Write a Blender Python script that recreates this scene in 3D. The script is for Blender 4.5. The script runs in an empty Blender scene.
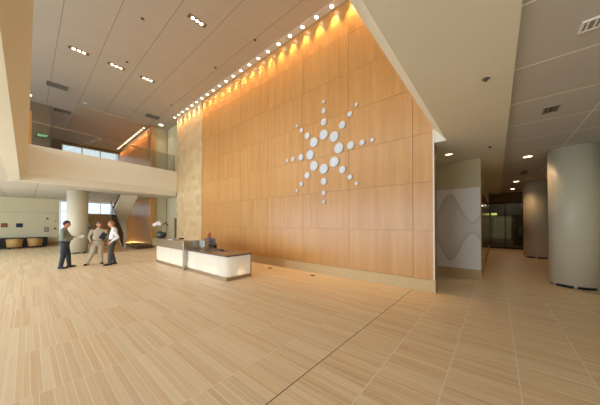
import bpy, bmesh, math, random
from mathutils import Vector, Matrix, Quaternion
random.seed(7)
PI = math.pi
SC = bpy.context.scene
COL = SC.collection

# ------------------------------------------------------------------ camera
F_PX = 232.04
cam_d = bpy.data.cameras.new('camera')
cam = bpy.data.objects.new('camera', cam_d); COL.objects.link(cam)
cam_d.sensor_width = 36.0; cam_d.sensor_fit = 'HORIZONTAL'
cam_d.lens = 36.0 * F_PX / 600.0
PITCH = math.radians(0.6)
cam.location = (0, 0, 1.70)
cam.rotation_euler = (PI/2 + PITCH, 0, math.radians(40.26))
cam_d.shift_y = (20.7 - F_PX*math.tan(PITCH)) / 600.0
cam_d.clip_start = 0.05; cam_d.clip_end = 300
SC.camera = cam

# ------------------------------------------------------------------ world, daylight, exposure
w = bpy.data.worlds.new('world'); SC.world = w; w.use_nodes = True
bgn = w.node_tree.nodes['Background']
bgn.inputs[0].default_value = (0.80, 0.90, 1.0, 1); bgn.inputs[1].default_value = 1.6
SC.view_settings.view_transform = 'Standard'; SC.view_settings.look = 'None'
SC.view_settings.gamma = 1.0; SC.view_settings.exposure = 0.0
SC.view_settings.use_curve_mapping = False
try:
    SC.cycles.max_bounces = 8; SC.cycles.sample_clamp_indirect = 4.0; SC.cycles.use_denoising = True
except Exception: pass

def area(name, loc, rot, sx, sy, power, color):
    l = bpy.data.lights.new(name, 'AREA'); l.shape = 'RECTANGLE'; l.size = sx; l.size_y = sy
    l.energy = power; l.color = color
    o = bpy.data.objects.new(name, l); COL.objects.link(o); o.location = loc; o.rotation_euler = rot
    return o
# daylight entering by the long glazed front (behind the camera), lower and upper storeys
area('front_window_daylight', (-11.6, -8.2, 1.75), (PI/2, 0, 0), 20, 3.1, 1600, (0.72, 0.87, 1.0))
area('upper_window_daylight', (-9, -8.2, 6.9), (PI/2, 0, 0), 24, 3.2, 1050, (0.76, 0.89, 1.0))

# ------------------------------------------------------------------ helpers
ORG = {}
class MB:
    def __init__(s): s.bm = bmesh.new(); s.mi = 0
    def _f(s, vs):
        try:
            f = s.bm.faces.new(vs); f.material_index = s.mi; return f
        except ValueError: return None
    def hexa(s, p):
        v = [s.bm.verts.new(q) for q in p]
        for a in ((0,3,2,1),(4,5,6,7),(0,1,5,4),(1,2,6,5),(2,3,7,6),(3,0,4,7)): s._f([v[i] for i in a])
        return s
    def box(s, x0, x1, y0, y1, z0, z1):
        return s.hexa([(x0,y0,z0),(x1,y0,z0),(x1,y1,z0),(x0,y1,z0),(x0,y0,z1),(x1,y0,z1),(x1,y1,z1),(x0,y1,z1)])
    def bbox(s, x0, x1, y0, y1, z0, z1, b=0.01, seg=2):
        t = bmesh.new(); m = MB(); m.bm.free(); m.bm = t; m.box(x0,x1,y0,y1,z0,z1)
        bmesh.ops.bevel(t, geom=list(t.edges), offset=b, segments=seg, affect='EDGES', profile=.5)
        return s.merge(t)
    def merge(s, t, mat=None):
        mp = {}
        for v in t.verts: mp[v] = s.bm.verts.new(mat @ v.co if mat else v.co)
        for f in t.faces:
            g = s._f([mp[v] for v in f.verts])
            if g: g.smooth = f.smooth
        t.free(); return s
    def prism(s, pts, axis, a, b):
        def P(u, v, w_): return {'x': (w_,u,v), 'y': (u,w_,v), 'z': (u,v,w_)}[axis]
        A = [s.bm.verts.new(P(u,v,a)) for u,v in pts]; B = [s.bm.verts.new(P(u,v,b)) for u,v in pts]
        s._f(A[::-1]); s._f(B); n = len(pts)
        for i in range(n): s._f([A[i], A[(i+1)%n], B[(i+1)%n], B[i]])
        return s
    def lathe(s, prof, c=(0,0,0), seg=32, smooth=True, axis='z'):
        rings = []
        for r, z in prof:
            if r < 1e-6: rings.append([s.bm.verts.new(s._ax((0,0,z), c, axis))])
            else: rings.append([s.bm.verts.new(s._ax((r*math.cos(2*PI*i/seg), r*math.sin(2*PI*i/seg), z), c, axis)) for i in range(seg)])
        for A, B in zip(rings, rings[1:]):
            for i in range(seg):
                j = (i+1) % seg
                if len(A) == 1 and len(B) == 1: continue
                if len(A) == 1: f = s._f([A[0], B[i], B[j]])
                elif len(B) == 1: f = s._f([A[i], A[j], B[0]])
                else: f = s._f([A[i], A[j], B[j], B[i]])
                if f: f.smooth = smooth
        if len(rings[0]) > 1: s._f(rings[0][::-1])
        if len(rings[-1]) > 1: s._f(rings[-1])
        return s
    def _ax(s, p, c, axis):
        x, y, z = p
        if axis == 'y': x, y, z = x, z, y
        if axis == 'x': x, y, z = z, x, y
        return (c[0]+x, c[1]+y, c[2]+z)
    def cyl(s, c, r, h, seg=24, axis='z', r2=None):
        return s.lathe([(r,0),(r if r2 is None else r2,h)], c, seg, True, axis)
    def cone(s, a, b, ra, rb, seg=12, caps=True, ball=False):
        a = Vector(a); b = Vector(b); d = (b-a)
        if d.length < 1e-6: return s
        q = d.to_track_quat('Z', 'Y').to_matrix().to_4x4(); M = Matrix.Translation(a) @ q
        t = MB(); L = d.length
        if ball:
            prof = [(0,-ra)] + [(ra*math.cos(k*PI/8), -ra*math.sin(k*PI/8)) for k in (3,2,1,0)]
            prof += [(rb*math.cos(k*PI/8), L+rb*math.sin(k*PI/8)) for k in (0,1,2,3)] + [(0, L+rb)]
        else: prof = [(ra,0),(rb,L)]
        t.lathe(prof, seg=seg); return s.merge(t.bm, M)
    def tube(s, pts, r, seg=10):
        for a, b in zip(pts, pts[1:]): s.cone(a, b, r, r, seg, ball=True)
        return s
    def ell(s, c, r, seg=20, rings=12, M=None):
        t = bmesh.new(); bmesh.ops.create_uvsphere(t, u_segments=seg, v_segments=rings, radius=1)
        for f in t.faces: f.smooth = True
        MM = Matrix.Translation(c) @ (M or Matrix()) @ Matrix.Diagonal((r[0], r[1], r[2], 1))
        return s.merge(t, MM)
    def loft(s, rings, seg=24):
        prev = None; first = None
        for c, rx, ry in rings:
            R = [s.bm.verts.new((c[0]+rx*math.cos(2*PI*i/seg), c[1]+ry*math.sin(2*PI*i/seg), c[2])) for i in range(seg)]
            if prev:
                for i in range(seg):
                    f = s._f([prev[i], prev[(i+1)%seg], R[(i+1)%seg], R[i]])
                    if f: f.smooth = True
            else: first = R
            prev = R
        s._f(first[::-1]); s._f(prev); return s
    def build(s, name, mats, parent=None, smooth=None):
        if not isinstance(mats, (list, tuple)): mats = [mats]
        bmesh.ops.recalc_face_normals(s.bm, faces=list(s.bm.faces))
        if smooth is not None:
            for f in s.bm.faces: f.smooth = smooth
        if parent is not None: org = ORG[parent.name]
        else:
            vs = [v.co for v in s.bm.verts]
            org = Vector(((min(v.x for v in vs)+max(v.x for v in vs))/2, (min(v.y for v in vs)+max(v.y for v in vs))/2, min(v.z for v in vs)))
        for v in s.bm.verts: v.co -= org
        me = bpy.data.meshes.new(name); s.bm.to_mesh(me); s.bm.free()
        for m in mats: me.materials.append(m)
        o = bpy.data.objects.new(name, me); COL.objects.link(o)
        if parent is not None: o.parent = parent
        else: o.location = org
        ORG[o.name] = org.copy()
        return o
def tag(o, label, cat, group=None, kind=None):
    o['label'] = label; o['category'] = cat
    if group: o['group'] = group
    if kind: o['kind'] = kind
    return o
def thing(name, loc, label, cat, group=None, local=False):
    o = bpy.data.objects.new(name, None); COL.objects.link(o); o.location = loc
    o.empty_display_size = .1
    ORG[o.name] = Vector((0,0,0)) if local else Vector(loc)
    return tag(o, label, cat, group)
def struct(name, mb, mats, parent=None, **k):
    o = mb.build(name, mats, parent, **k)
    if parent is None: o['kind'] = 'structure'
    return o
def dup(root, loc, rotz=None, label=None, group=None):
    r = root.copy(); COL.objects.link(r); r.location = loc
    if rotz is not None: r.rotation_euler = (0,0,rotz)
    if label: r['label'] = label
    if group: r['group'] = group
    for ch in list(root.children):
        c = ch.copy(); COL.objects.link(c); c.parent = r
        for g in list(ch.children):
            d = g.copy(); COL.objects.link(d); d.parent = c
    return r
ORD = ['first','second','third','fourth','fifth','sixth','seventh','eighth','ninth','tenth','eleventh','twelfth','thirteenth','fourteenth','fifteenth','sixteenth','seventeenth','eighteenth','nineteenth','twentieth','twenty-first','twenty-second','twenty-third','twenty-fourth','twenty-fifth']

# ------------------------------------------------------------------ materials
def lin(c): return tuple(((v/255)/12.92 if v/255 <= .04045 else ((v/255+.055)/1.055)**2.4) for v in c) + (1,)
class NT:
    def __init__(s, name, rough=.5, metal=0, spec=.5):
        s.m = bpy.data.materials.new(name); s.m.use_nodes = True; s.t = s.m.node_tree; s.n = s.t.nodes
        s.b = s.n['Principled BSDF']; s.out = s.n['Material Output']
        s.b.inputs['Roughness'].default_value = rough; s.b.inputs['Metallic'].default_value = metal
        s.b.inputs['Specular IOR Level'].default_value = spec
        s._p = None
    def link(s, a, b): s.t.links.new(a, b)
    def pos(s):
        if s._p is None:
            g = s.n.new('ShaderNodeNewGeometry'); x = s.n.new('ShaderNodeSeparateXYZ'); s.link(g.outputs['Position'], x.inputs[0])
            s._p = (x.outputs[0], x.outputs[1], x.outputs[2]); s.P = g.outputs['Position']; s.G = g
        return s._p
    def set(s, inp, v):
        if isinstance(v, bpy.types.NodeSocket): s.link(v, inp)
        else: inp.default_value = v
    def M(s, op, a, b=0.0, c=0.0):
        n = s.n.new('ShaderNodeMath'); n.operation = op
        s.set(n.inputs[0], a); s.set(n.inputs[1], b)
        if op in ('MULTIPLY_ADD','COMPARE','SMOOTH_MIN'): s.set(n.inputs[2], c)
        return n.outputs[0]
    def xyz(s, x, y, z):
        n = s.n.new('ShaderNodeCombineXYZ'); s.set(n.inputs[0], x); s.set(n.inputs[1], y); s.set(n.inputs[2], z); return n.outputs[0]
    def joint(s, v, v0, step, wid):
        a = s.M('DIVIDE', s.M('SUBTRACT', v, v0), step)
        fr = s.M('FRACT', s.M('ADD', a, 100.5)); d = s.M('ABSOLUTE', s.M('SUBTRACT', fr, .5))
        return s.M('LESS_THAN', d, wid/2/step)
    def noise(s, vec, scale, detail=3, rough=.5):
        n = s.n.new('ShaderNodeTexNoise'); s.link(vec, n.inputs['Vector']); n.inputs['Scale'].default_value = scale
        n.inputs['Detail'].default_value = detail; n.inputs['Roughness'].default_value = rough; return n.outputs['Fac']
    def white(s, vec):
        n = s.n.new('ShaderNodeTexWhiteNoise'); n.noise_dimensions = '3D'; s.link(vec, n.inputs['Vector']); return n.outputs['Value']
    def mix(s, f, a, b, mode='MIX'):
        n = s.n.new('ShaderNodeMix'); n.data_type = 'RGBA'; n.blend_type = mode
        s.set(n.inputs[0], f); s.set(n.inputs[6], a); s.set(n.inputs[7], b); return n.outputs[2]
    def ramp(s, f, stops):
        n = s.n.new('ShaderNodeValToRGB'); cr = n.color_ramp
        while len(cr.elements) < len(stops): cr.elements.new(.5)
        for e, (p, c) in zip(cr.elements, stops): e.position = p; e.color = c
        s.set(n.inputs[0], f); return n.outputs[0]
    def bump(s, h, strength=.2, dist=.01):
        n = s.n.new('ShaderNodeBump'); s.link(h, n.inputs['Height']); n.inputs['Strength'].default_value = strength
        n.inputs['Distance'].default_value = dist; s.link(n.outputs[0], s.b.inputs['Normal'])
    def col(s, c): s.set(s.b.inputs['Base Color'], c); return s.m
def plain(name, rgb, rough=.5, metal=0, spec=.5, var=.06, vscale=8):
    t = NT(name, rough, metal, spec); t.pos(); c = lin(rgb)
    f = t.noise(t.P, vscale, 3)
    d = tuple(v*(1-var) for v in c[:3])+(1,); l = tuple(min(1, v*(1+var)) for v in c[:3])+(1,)
    return t.col(t.mix(f, d, l))
def emit(name, rgb, strength):
    t = NT(name); t.b.inputs['Emission Color'].default_value = lin(rgb); t.b.inputs['Emission Strength'].default_value = strength
    return t.col(lin(rgb))

def wood_mat(name, base, dark, axis='z', rough=.32, isl=True):
    t = NT(name, rough, 0, .45); x, y, z = t.pos()
    if axis == 'z': v = t.xyz(t.M('MULTIPLY', x, 1.0), t.M('MULTIPLY', y, 1.0), t.M('MULTIPLY', z, .045))
    rnd = t.G.outputs['Random Per Island'] if isl else 0.3
    v2 = t.n.new('ShaderNodeVectorMath'); v2.operation = 'ADD'; t.link(v, v2.inputs[0]); t.link(t.xyz(t.M('MULTIPLY', rnd, 37.0), 0.0, t.M('MULTIPLY', rnd, 11.0)), v2.inputs[1])
    n1 = t.noise(v2.outputs[0], 7, 3); n2 = t.noise(v2.outputs[0], 55, 2)
    f = t.M('ADD', t.M('MULTIPLY', n1, .65), t.M('MULTIPLY', n2, .35))
    c = t.ramp(f, [(.32, lin(dark)), (.66, lin(base))])
    c = t.mix(t.M('MULTIPLY', rnd, .10), c, lin(dark))
    t.bump(n2, .04, .002)
    return t.col(c)
M_WOOD = wood_mat('wood_veneer', (208,156,94), (190,136,76))
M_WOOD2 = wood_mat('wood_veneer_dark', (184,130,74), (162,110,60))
M_GAP = plain('shadow_gap', (150,106,60), .8)
def stone_mat(name, base, bw, bh, a, b, mort):
    t = NT(name, .55, 0, .3); x, y, z = t.pos()
    hx = t.M('ADD', x, t.M('MULTIPLY', y, 1.0))
    row = t.M('FLOOR', t.M('DIVIDE', z, bh)); sh = t.M('MULTIPLY', t.white(t.xyz(row, 3.0, 1.0)), bw)
    cx = t.M('DIVIDE', t.M('ADD', hx, sh), bw); ci = t.M('FLOOR', cx)
    r = t.white(t.xyz(ci, row, 5.0))
    n = t.noise(t.xyz(t.M('MULTIPLY', hx, 1.0), y, t.M('MULTIPLY', z, 2.5)), 6, 5, .6)
    c = t.mix(t.M('ADD', t.M('MULTIPLY', r, .65), t.M('MULTIPLY', n, .35)), lin(a), lin(b))
    j = t.M('MAXIMUM', t.joint(z, 0, bh, .007), t.joint(cx, 0, 1, .007/bw))
    return t.col(t.mix(t.M('MULTIPLY', j, .6), c, lin(mort)))
M_STONE = stone_mat('limestone_tiles', None, .42, .305, (216,190,148), (192,162,118), (190,160,112))
M_BASE = stone_mat('travertine_base', None, 1.83, .64, (208,182,138), (186,156,112), (160,134,94))
def ceil_mat(name, rgb, x0, sx, y0, sy, wx, wy, jc, kx=.5, ky=.8, rough=.7):
    t = NT(name, rough, 0, .2); x, y, z = t.pos()
    n = t.noise(t.P, 1.2, 3); c = lin(rgb)
    base = t.mix(n, tuple(v*.95 for v in c[:3])+(1,), tuple(v*1.03 for v in c[:3])+(1,))
    r = t.white(t.xyz(t.M('FLOOR', t.M('DIVIDE', t.M('SUBTRACT', x, x0), sx)), t.M('FLOOR', t.M('DIVIDE', t.M('SUBTRACT', y, y0), sy)), 2.0))
    base = t.mix(t.M('MULTIPLY', r, .12), base, tuple(v*.8 for v in c[:3])+(1,))
    if wx: base = t.mix(t.M('MULTIPLY', t.joint(x, x0, sx, wx), kx), base, lin(jc))
    if wy: base = t.mix(t.M('MULTIPLY', t.joint(y, y0, sy, wy), ky), base, lin(jc))
    return t.col(base)
M_CEIL = ceil_mat('atrium_ceiling_panels', (208,199,186), -4.715, 1.253, .72, 1.21, .014, .022, (128,116,102), .35, .65)
M_CEIL_LOW = ceil_mat('lobby_ceiling_panels', (214,208,196), -15.7, 2.5, -.9, 1.25, .02, .02, (130,124,112))
M_CEIL_R = ceil_mat('entry_ceiling_panels', (200,197,192), 1.34, 2.44, 2.98, 1.2, .03, .022, (255,252,246), .5, .9)
M_CEIL_TAN = ceil_mat('tan_ceiling_board', (206,190,164), -18.8, 2.5, .2, 1.21, .0, .0, (120,104,84))
M_CREAM = plain('cream_plaster', (228,221,202), .75, 0, .2, .02, 2)
M_SOFFIT = plain('sand_plaster_soffit', (230,224,204), .75, 0, .2, .03, 1.2)
M_BEIGEWALL = plain('beige_painted_wall', (206,195,160), .7, 0, .2, .03, 1.5)
M_GREYWALL = plain('dark_brown_wall', (130,112,88), .7, 0, .2, .04, 1.5)  # even greyish brown, the own colour of the dark walls
M_WHITE = plain('white_paint', (236,234,228), .5, 0, .3, .02)
M_COLUMN = plain('column_putty_paint', (206,196,170), .45, 0, .4, .02, 3)
M_BRONZE = plain('brushed_bronze', (176,156,128), .35, .7, .5, .12, 30)
M_STEEL = plain('brushed_steel', (190,186,178), .3, .9, .5, .08, 30)
M_DARK = plain('black_plastic', (24,24,26), .4)
M_GRANITE = plain('dark_polished_counter', (120,106,92), .15, .3, .6, .2, 60)
M_BLACKCAB = plain('black_cabinet', (20,18,17), .35)
M_WICKER = plain('tan_wicker', (186,146,92), .7, 0, .2, .25, 90)
M_PAPER = plain('white_paper', (240,238,232), .6)
M_LAMP = emit('lamp_glow_warm', (255,226,190), 14)
M_LAMP_SOFT = emit('lamp_glow_soft', (255,214,168), 5)
M_VENT = plain('grille_grey', (150,146,134), .6, 0)
M_VENTD = plain('grille_dark', (84,80,70), .6, 0)
def floor_mat():
    t = NT('limestone_strip_floor', .42, 0, .45); x, y, z = t.pos()
    blk = t.M('FLOOR', t.M('DIVIDE', t.M('ADD', y, .2), .612))
    shf = t.M('MULTIPLY', t.M('GREATER_THAN', t.white(t.xyz(blk, 9.0, 4.0)), .5), .5)
    inner = t.M('LESS_THAN', x, -2.272)
    ra = t.M('DIVIDE', t.M('SUBTRACT', x, -1.66), .612); rb = t.M('ADD', t.M('DIVIDE', t.M('SUBTRACT', x, -2.272), 1.224), shf)
    rx = t.M('ADD', t.M('MULTIPLY', ra, t.M('SUBTRACT', 1.0, inner)), t.M('MULTIPLY', t.M('ADD', rb, 200.0), inner)); row = t.M('FLOOR', rx)
    rr = t.white(t.xyz(row, 7.0, 3.0))
    yy = t.M('ADD', y, t.M('MULTIPLY', rr, 31.0))
    def vor(feat):
        n = t.n.new('ShaderNodeTexVoronoi'); n.voronoi_dimensions = '1D'; n.feature = feat
        n.inputs['Scale'].default_value = 13.0; n.inputs['Randomness'].default_value = 1.0
        t.link(yy, n.inputs['W']); return n
    v1 = vor('F1'); v2 = vor('DISTANCE_TO_EDGE')
    cr = t.n.new('ShaderNodeSeparateColor'); t.link(v1.outputs['Color'], cr.inputs[0])
    left = t.M('LESS_THAN', x, -1.66)
    streak = t.noise(t.xyz(t.M('ADD', t.M('MULTIPLY', x, .55), t.M('MULTIPLY', row, 4.3)), t.M('MULTIPLY', y, 34.0), 0.0), 1.0, 5, .7)
    cloud = t.noise(t.P, 2.2, 4, .55)
    f = t.M('ADD', t.M('MULTIPLY', cr.outputs[0], t.M('ADD', .10, t.M('MULTIPLY', left, .14))), t.M('MULTIPLY', streak, t.M('SUBTRACT', .86, t.M('MULTIPLY', left, .22))))
    f = t.M('ADD', f, t.M('MULTIPLY', t.M('MULTIPLY', left, .42), t.M('SUBTRACT', .57, f)))
    c = t.ramp(f, [(.32, lin((212,176,132))), (.46, lin((233,205,166))), (.57, lin((242,221,186))), (.72, lin((250,238,214)))])
    c = t.mix(t.M('MULTIPLY', cloud, .15), c, lin((226,194,150)))
    tone = t.ramp(cr.outputs[2], [(0, lin((226,186,136))), (.35, lin((232,208,168))), (.7, lin((216,204,180))), (1, lin((246,234,208)))])
    c = t.mix(t.M('MULTIPLY', left, .22), c, tone)
    # thin pale grout between the strips, stronger on the left field
    e = t.M('LESS_THAN', v2.outputs['Distance'], .045)
    ek = t.M('MULTIPLY', e, t.M('ADD', .12, t.M('MULTIPLY', left, t.M('ADD', .1, t.M('MULTIPLY', cr.outputs[1], .75)))))
    c = t.mix(ek, c, lin((252,244,226)))
    j = t.M('ADD', t.M('MULTIPLY', t.M('SUBTRACT', 1.0, inner), t.joint(x, -1.66, .612, .011)), t.M('MULTIPLY', inner, t.joint(rb, 0.0, 1.0, .009)))
    c = t.mix(t.M('MULTIPLY', j, t.M('SUBTRACT', .75, t.M('MULTIPLY', left, .3))), c, lin((248,240,224)))
    # dark control joint
    d = t.M('LESS_THAN', t.M('ABSOLUTE', t.M('SUBTRACT', x, -1.66)), .006)
    c = t.mix(d, c, lin((92,66,42)))
    rg = t.M('ADD', .30, t.M('MULTIPLY', streak, .22)); t.link(rg, t.b.inputs['Roughness'])
    return t.col(c)
M_FLOOR = floor_mat()
def glass_mat(name, tint, gloss=.10, rough=.02):
    t = NT(name); tr = t.n.new('ShaderNodeBsdfTransparent'); tr.inputs[0].default_value = tint
    gl = t.n.new('ShaderNodeBsdfGlossy'); gl.inputs['Roughness'].default_value = rough
    mx = t.n.new('ShaderNodeMixShader'); lw = t.n.new('ShaderNodeFresnel'); lw.inputs[0].default_value = 1.45
    f = t.M('ADD', lw.outputs[0], gloss*.3); t.link(f, mx.inputs[0]); t.link(tr.outputs[0], mx.inputs[1]); t.link(gl.outputs[0], mx.inputs[2])
    t.link(mx.outputs[0], t.out.inputs[0]); return t.m
M_GLASS = glass_mat('clear_rail_glass', (.84,.86,.84,1))
M_WINGLASS = glass_mat('window_glass', (.93,.96,.96,1))
M_DKGLASS = glass_mat('dark_door_glass', (.55,.6,.55,1), .2)

# ------------------------------------------------------------------ setting
ZC = 8.70; ZL = 3.50; ZR = 3.68
FA = (-15.27, .03); FB = (-16.12, 6.47)           # top inner line of the far balcony face
m = MB().box(-30, 4.0, -8.4, 20.68, -.2, 0); struct('floor', m, M_FLOOR)
m = MB().box(-28.4, -1.17, -8.4, 8.0, ZC, ZC+.2); struct('ceiling', m, M_CEIL)
m = MB().box(-28.0, -18.9, 1.97, 5.7, ZC-.03, ZC-.002); struct('ceiling_tan', m, M_CEIL_TAN)
# white light slot along the feature wall
m = MB().box(-16.17, -1.2, 6.19, 6.44, ZC-.012, ZC-.001); struct('trim_1', m, M_WHITE)

# feature wall: backing, veneer panels, base, stone section
m = MB().box(-12.78, -1.20, 6.50, 6.80, .0, ZC); struct('wall_feature', m, M_GAP)
PX = [-12.78 if k == 0 else -12.64+1.83*k for k in range(7)] + [-1.17]
PX = [-12.78,-10.98,-9.12,-7.23,-5.35,-3.49,-1.65,-1.17]
ROWS = [.30,1.52,2.74,3.96,5.18,6.40,7.62,ZC]
m = MB()
for a, b in zip(PX, PX[1:]):
    for c, d in zip(ROWS, ROWS[1:]): m.box(a+.004, b-.004, 6.47, 6.51, c+.003, d-.003)
o = struct('wall_panels', m, M_WOOD)
o.name = 'wall_feature_veneer'
m = MB().box(-12.78, -1.14, 6.43, 6.84, 0, .30); struct('baseboard_feature', m, M_BASE)
m = MB().box(-16.17, -12.79, 6.45, 6.80, 0, ZC); struct('wall_stone', m, M_STONE)
# white corner bead and wooden end face
m = MB().box(-1.185, -1.158, 6.455, 6.50, .30, 4.0); struct('trim_2', m, M_WHITE)
m = MB().box(-1.199, -1.165, 6.505, 6.82, .30, 3.675); struct('wall_feature_end', m, M_WOOD2)

# far balcony: slab edge with sloped lower lip (both sides of the opening)
def V2(a): return Vector((a[0], a[1], 0))
d = (V2(FB)-V2(FA)).normalized(); nrm = Vector((-d.y, d.x, 0))       # towards the far side (-X)
def far_prism(prof, sA, sB):
    # prof: (distance outwards, z); sA/sB: functions giving the left / right y at that distance
    m = MB(); A = []; B = []
    for q, z in prof:
        def at(y):
            k = (y-FA[1]-nrm.y*q)/d.y; p = V2(FA)+nrm*q+d*k; return (p.x, p.y, z)
        A.append(m.bm.verts.new(at(sA(q)))); B.append(m.bm.verts.new(at(sB(q))))
    n = len(prof); m._f(A[::-1]); m._f(B)
    for i in range(n): m._f([A[i], A[(i+1)%n], B[(i+1)%n], B[i]])
    return m
ZU = 5.10
prof = [(0,3.87),(0,ZU),(.6,ZU),(.6,3.56),(.6,3.52),(.2,3.52)]
m = far_prism(prof, lambda q: .03-min(q,.6)*1.0, lambda q: 6.44); struct('wall_balcony_far', m, M_CREAM)
m = MB().prism([(.03,3.87),(.03,ZU),(-.47,ZU),(-.47,3.52),(-.17,3.52)], 'x', -15.6, 4.0); struct('wall_balcony_side', m, M_CREAM)
# floors of the upper storey with the lower ceilings beneath
m = MB().prism([(-28.2,-8.4),(-15.95,-8.4),(-15.95,-.48),(-15.75,-.44),(-16.55,6.43),(-16.55,8.0),(-28.2,8.0)], 'z', ZL+.03, ZU-.02); struct('floor_upper_far', m, M_CEIL_LOW)
m = MB().box(-15.94, 4.0, -8.4, -.475, ZL+.03, ZU-.02); struct('floor_upper_side', m, M_CEIL_LOW)
# ceilings right of the opening
m = MB().prism([(-1.15,4.01),(-.90,ZR),(.19,ZR),(.19,4.4),(-1.15,4.4)], 'y', .04, 6.47); struct('ceiling_soffit', m, M_SOFFIT)
m = MB().box(-6, .19, 6.82, 20.68, ZR, ZR+.5); m.box(-1.17, .19, 6.475, 6.82, ZR, ZR+.5); struct('ceiling_passage', m, M_SOFFIT)
m = MB().box(.192, 4.0, .04, 20.68, ZR+.05, ZR+.4); struct('ceiling_entry', m, M_CEIL_R)
m = MB().box(-1.16, -1.0, .04, 6.47, 4.42, ZC); struct('wall_upper_right', m, M_CREAM)

# lower lobby far end
m = MB().box(-25.95, -25.7, -8.4, 1.66, 0, ZL+.02); struct('wall_lobby', m, M_BEIGEWALL)
m = MB().box(-25.69, -25.675, -8.4, 1.66, 2.475, 2.49); struct('trim_3', m, plain('wall_seam', (150,138,108), .7))
m = MB().box(-25.69, -25.66, 1.07, 1.66, 0, .3); struct('baseboard_lobby', m, plain('wood_skirting', (170,136,90), .5))
M_WP = wood_mat('stair_wood_panel', (176,136,88), (150,110,66), isl=False)
m = MB().box(-25.95, -25.75, 3.20, 5.9, 0, 2.45); m.box(-25.95, -25.75, 5.0, 5.9, 2.45, ZL+.02); struct('wall_stair', m, M_WP)
# left window: frame + panes
def window(name, x, y0, y1, z0, z1, ny, nz, fr=.05):
    w_ = MB()
    w_.box(x-.06, x, y0, y1, z0, z0+fr).box(x-.06, x, y0, y1, z1-fr, z1)
    for i in range(ny+1):
        yy = y0+(y1-y0-fr)*i/ny; w_.box(x-.06, x, yy, yy+fr, z0+fr, z1-fr)
    for i in range(1, nz):
        zz = z0+(z1-z0)*i/nz
        for k in range(ny):
            a = y0+(y1-y0-fr)*k/ny+fr; b = y0+(y1-y0-fr)*(k+1)/ny; w_.box(x-.06, x, a, b, zz-fr/2, zz+fr/2)
    o = struct(name, w_, M_WHITE)
    g = MB().box(x-.035, x-.025, y0+.01, y1-.01, z0+.01, z1-.01).build('window_pane', M_WINGLASS, o)
    return o
window('window_1', -25.72, 1.68, 3.19, 0.05, ZL, 3, 4)
window('window_2', -25.78, 3.21, 5.0, 2.46, ZL, 2, 1)
# ground and hedge seen through the windows
m = MB().box(-60, -30.1, -20, 30, -.3, -.1); struct('ground', m, plain('pavement', (190,188,180), .8))

# double height wooden wall at the back with its end face
m = MB()
xs = [-27.9,-26.07,-24.24,-22.41,-20.58,-18.75]
for a, b in zip(xs, xs[1:]):
    for c, e in zip([.12,1.52,2.74,ZL-.02],[1.52,2.74,ZL-.02,ZL]): m.box(a+.004, b-.004, 5.70, 5.74, c+.004, e-.004) if e-c > .1 else None
    for c, e in zip([ZU,6.4,7.62],[6.4,7.62,ZC-.032]): m.box(a+.004, b-.004, 5.70, 5.74, c+.004, e-.004)
struct('wall_back_veneer', m, M_WOOD2)
m = MB().box(-27.9, -18.76, 5.742, 5.96, 0, ZC-.003); struct('wall_back', m, M_GAP)
m = MB().box(-18.755, -18.72, 5.70, 5.97, 0, ZL-.0); m.box(-18.755, -18.72, 5.70, 5.97, ZU, ZC-.003); struct('wall_back_end', m, M_WOOD)
m = MB().box(-19.2, -18.9, 5.98, 6.80, 0, ZC-.003); struct('wall_side_beige', m, M_BEIGEWALL)
# beige wall with a dark doorway
m = MB()
m.box(-19.2, -17.62, 6.84, 7.0, 0, ZC-.003).box(-16.95, -15.9, 6.84, 7.0, 0, ZC-.003).box(-17.62, -16.95, 6.84, 7.0, 2.06, ZC-.003)
struct('wall_doorway', m, M_BEIGEWALL)
m = MB().box(-17.60, -16.97, 6.90, 6.95, .0, 2.05)
d1 = struct('door_1', m, plain('dark_door', (100,92,76), .5))
MB().box(-17.55, -17.52, 6.87, 6.90, .9, 1.15).build('door_handle', M_STEEL, d1)

# upper storey: dark core wall, far wall, windows
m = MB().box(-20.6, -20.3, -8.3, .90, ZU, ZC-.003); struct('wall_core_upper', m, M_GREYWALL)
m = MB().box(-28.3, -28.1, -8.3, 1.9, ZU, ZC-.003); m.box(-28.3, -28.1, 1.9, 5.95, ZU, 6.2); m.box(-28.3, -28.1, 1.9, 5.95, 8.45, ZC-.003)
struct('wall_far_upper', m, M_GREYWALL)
window('window_3', -28.12, 1.9, 5.7, 6.2, 8.45, 3, 1, .06)
m = MB().box(-1.45, 4.0, -8.12, -7.98, 0, ZL+.02); struct('wall_front_added', m, M_BEIGEWALL)  # unseen solid bay, added so the glass doors don't reflect window daylight
# front glazing behind the camera (mullions only, daylight comes through)
m = MB()
for i in range(15):
    x = -26+i*2.1; (m.box(x-.05, x+.05, -8.1, -7.98, 0, ZL) if x < -1.5 else m).box(x-.05, x+.05, -8.1, -7.98, ZU, ZC)
struct('window_4', m, M_STEEL)

# right wing
m = MB().box(2.9, 3.2, 1.0, 20.68, 0, ZR+.04); struct('wall_right_added', m, M_BEIGEWALL)  # unseen wall, added to block light and keep the corridor dark
def mural_mat():
    t = NT('wave_mural', .5, 0, .3); x, y, z = t.pos()
    ph = t.M('COSINE', t.M('MULTIPLY', t.M('ADD', x, 1.15), 2*PI/1.16))
    h = t.M('ADD', .63, t.M('MULTIPLY', ph, .45))
    dz = t.M('ABSOLUTE', t.M('SUBTRACT', z, 1.57)); r = t.M('DIVIDE', dz, h)
    inside = t.M('LESS_THAN', r, 1.0)
    sh = t.M('MULTIPLY', inside, t.M('ADD', .25, t.M('MULTIPLY', t.M('POWER', t.M('MINIMUM', r, 1.0), 3.0), .75)))
    pin = t.M('MULTIPLY', t.joint(z, 0, .035, .012), .10)
    return t.col(t.mix(t.M('ADD', t.M('MULTIPLY', sh, .55), pin), lin((236,230,226)), lin((160,150,144))))
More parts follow.
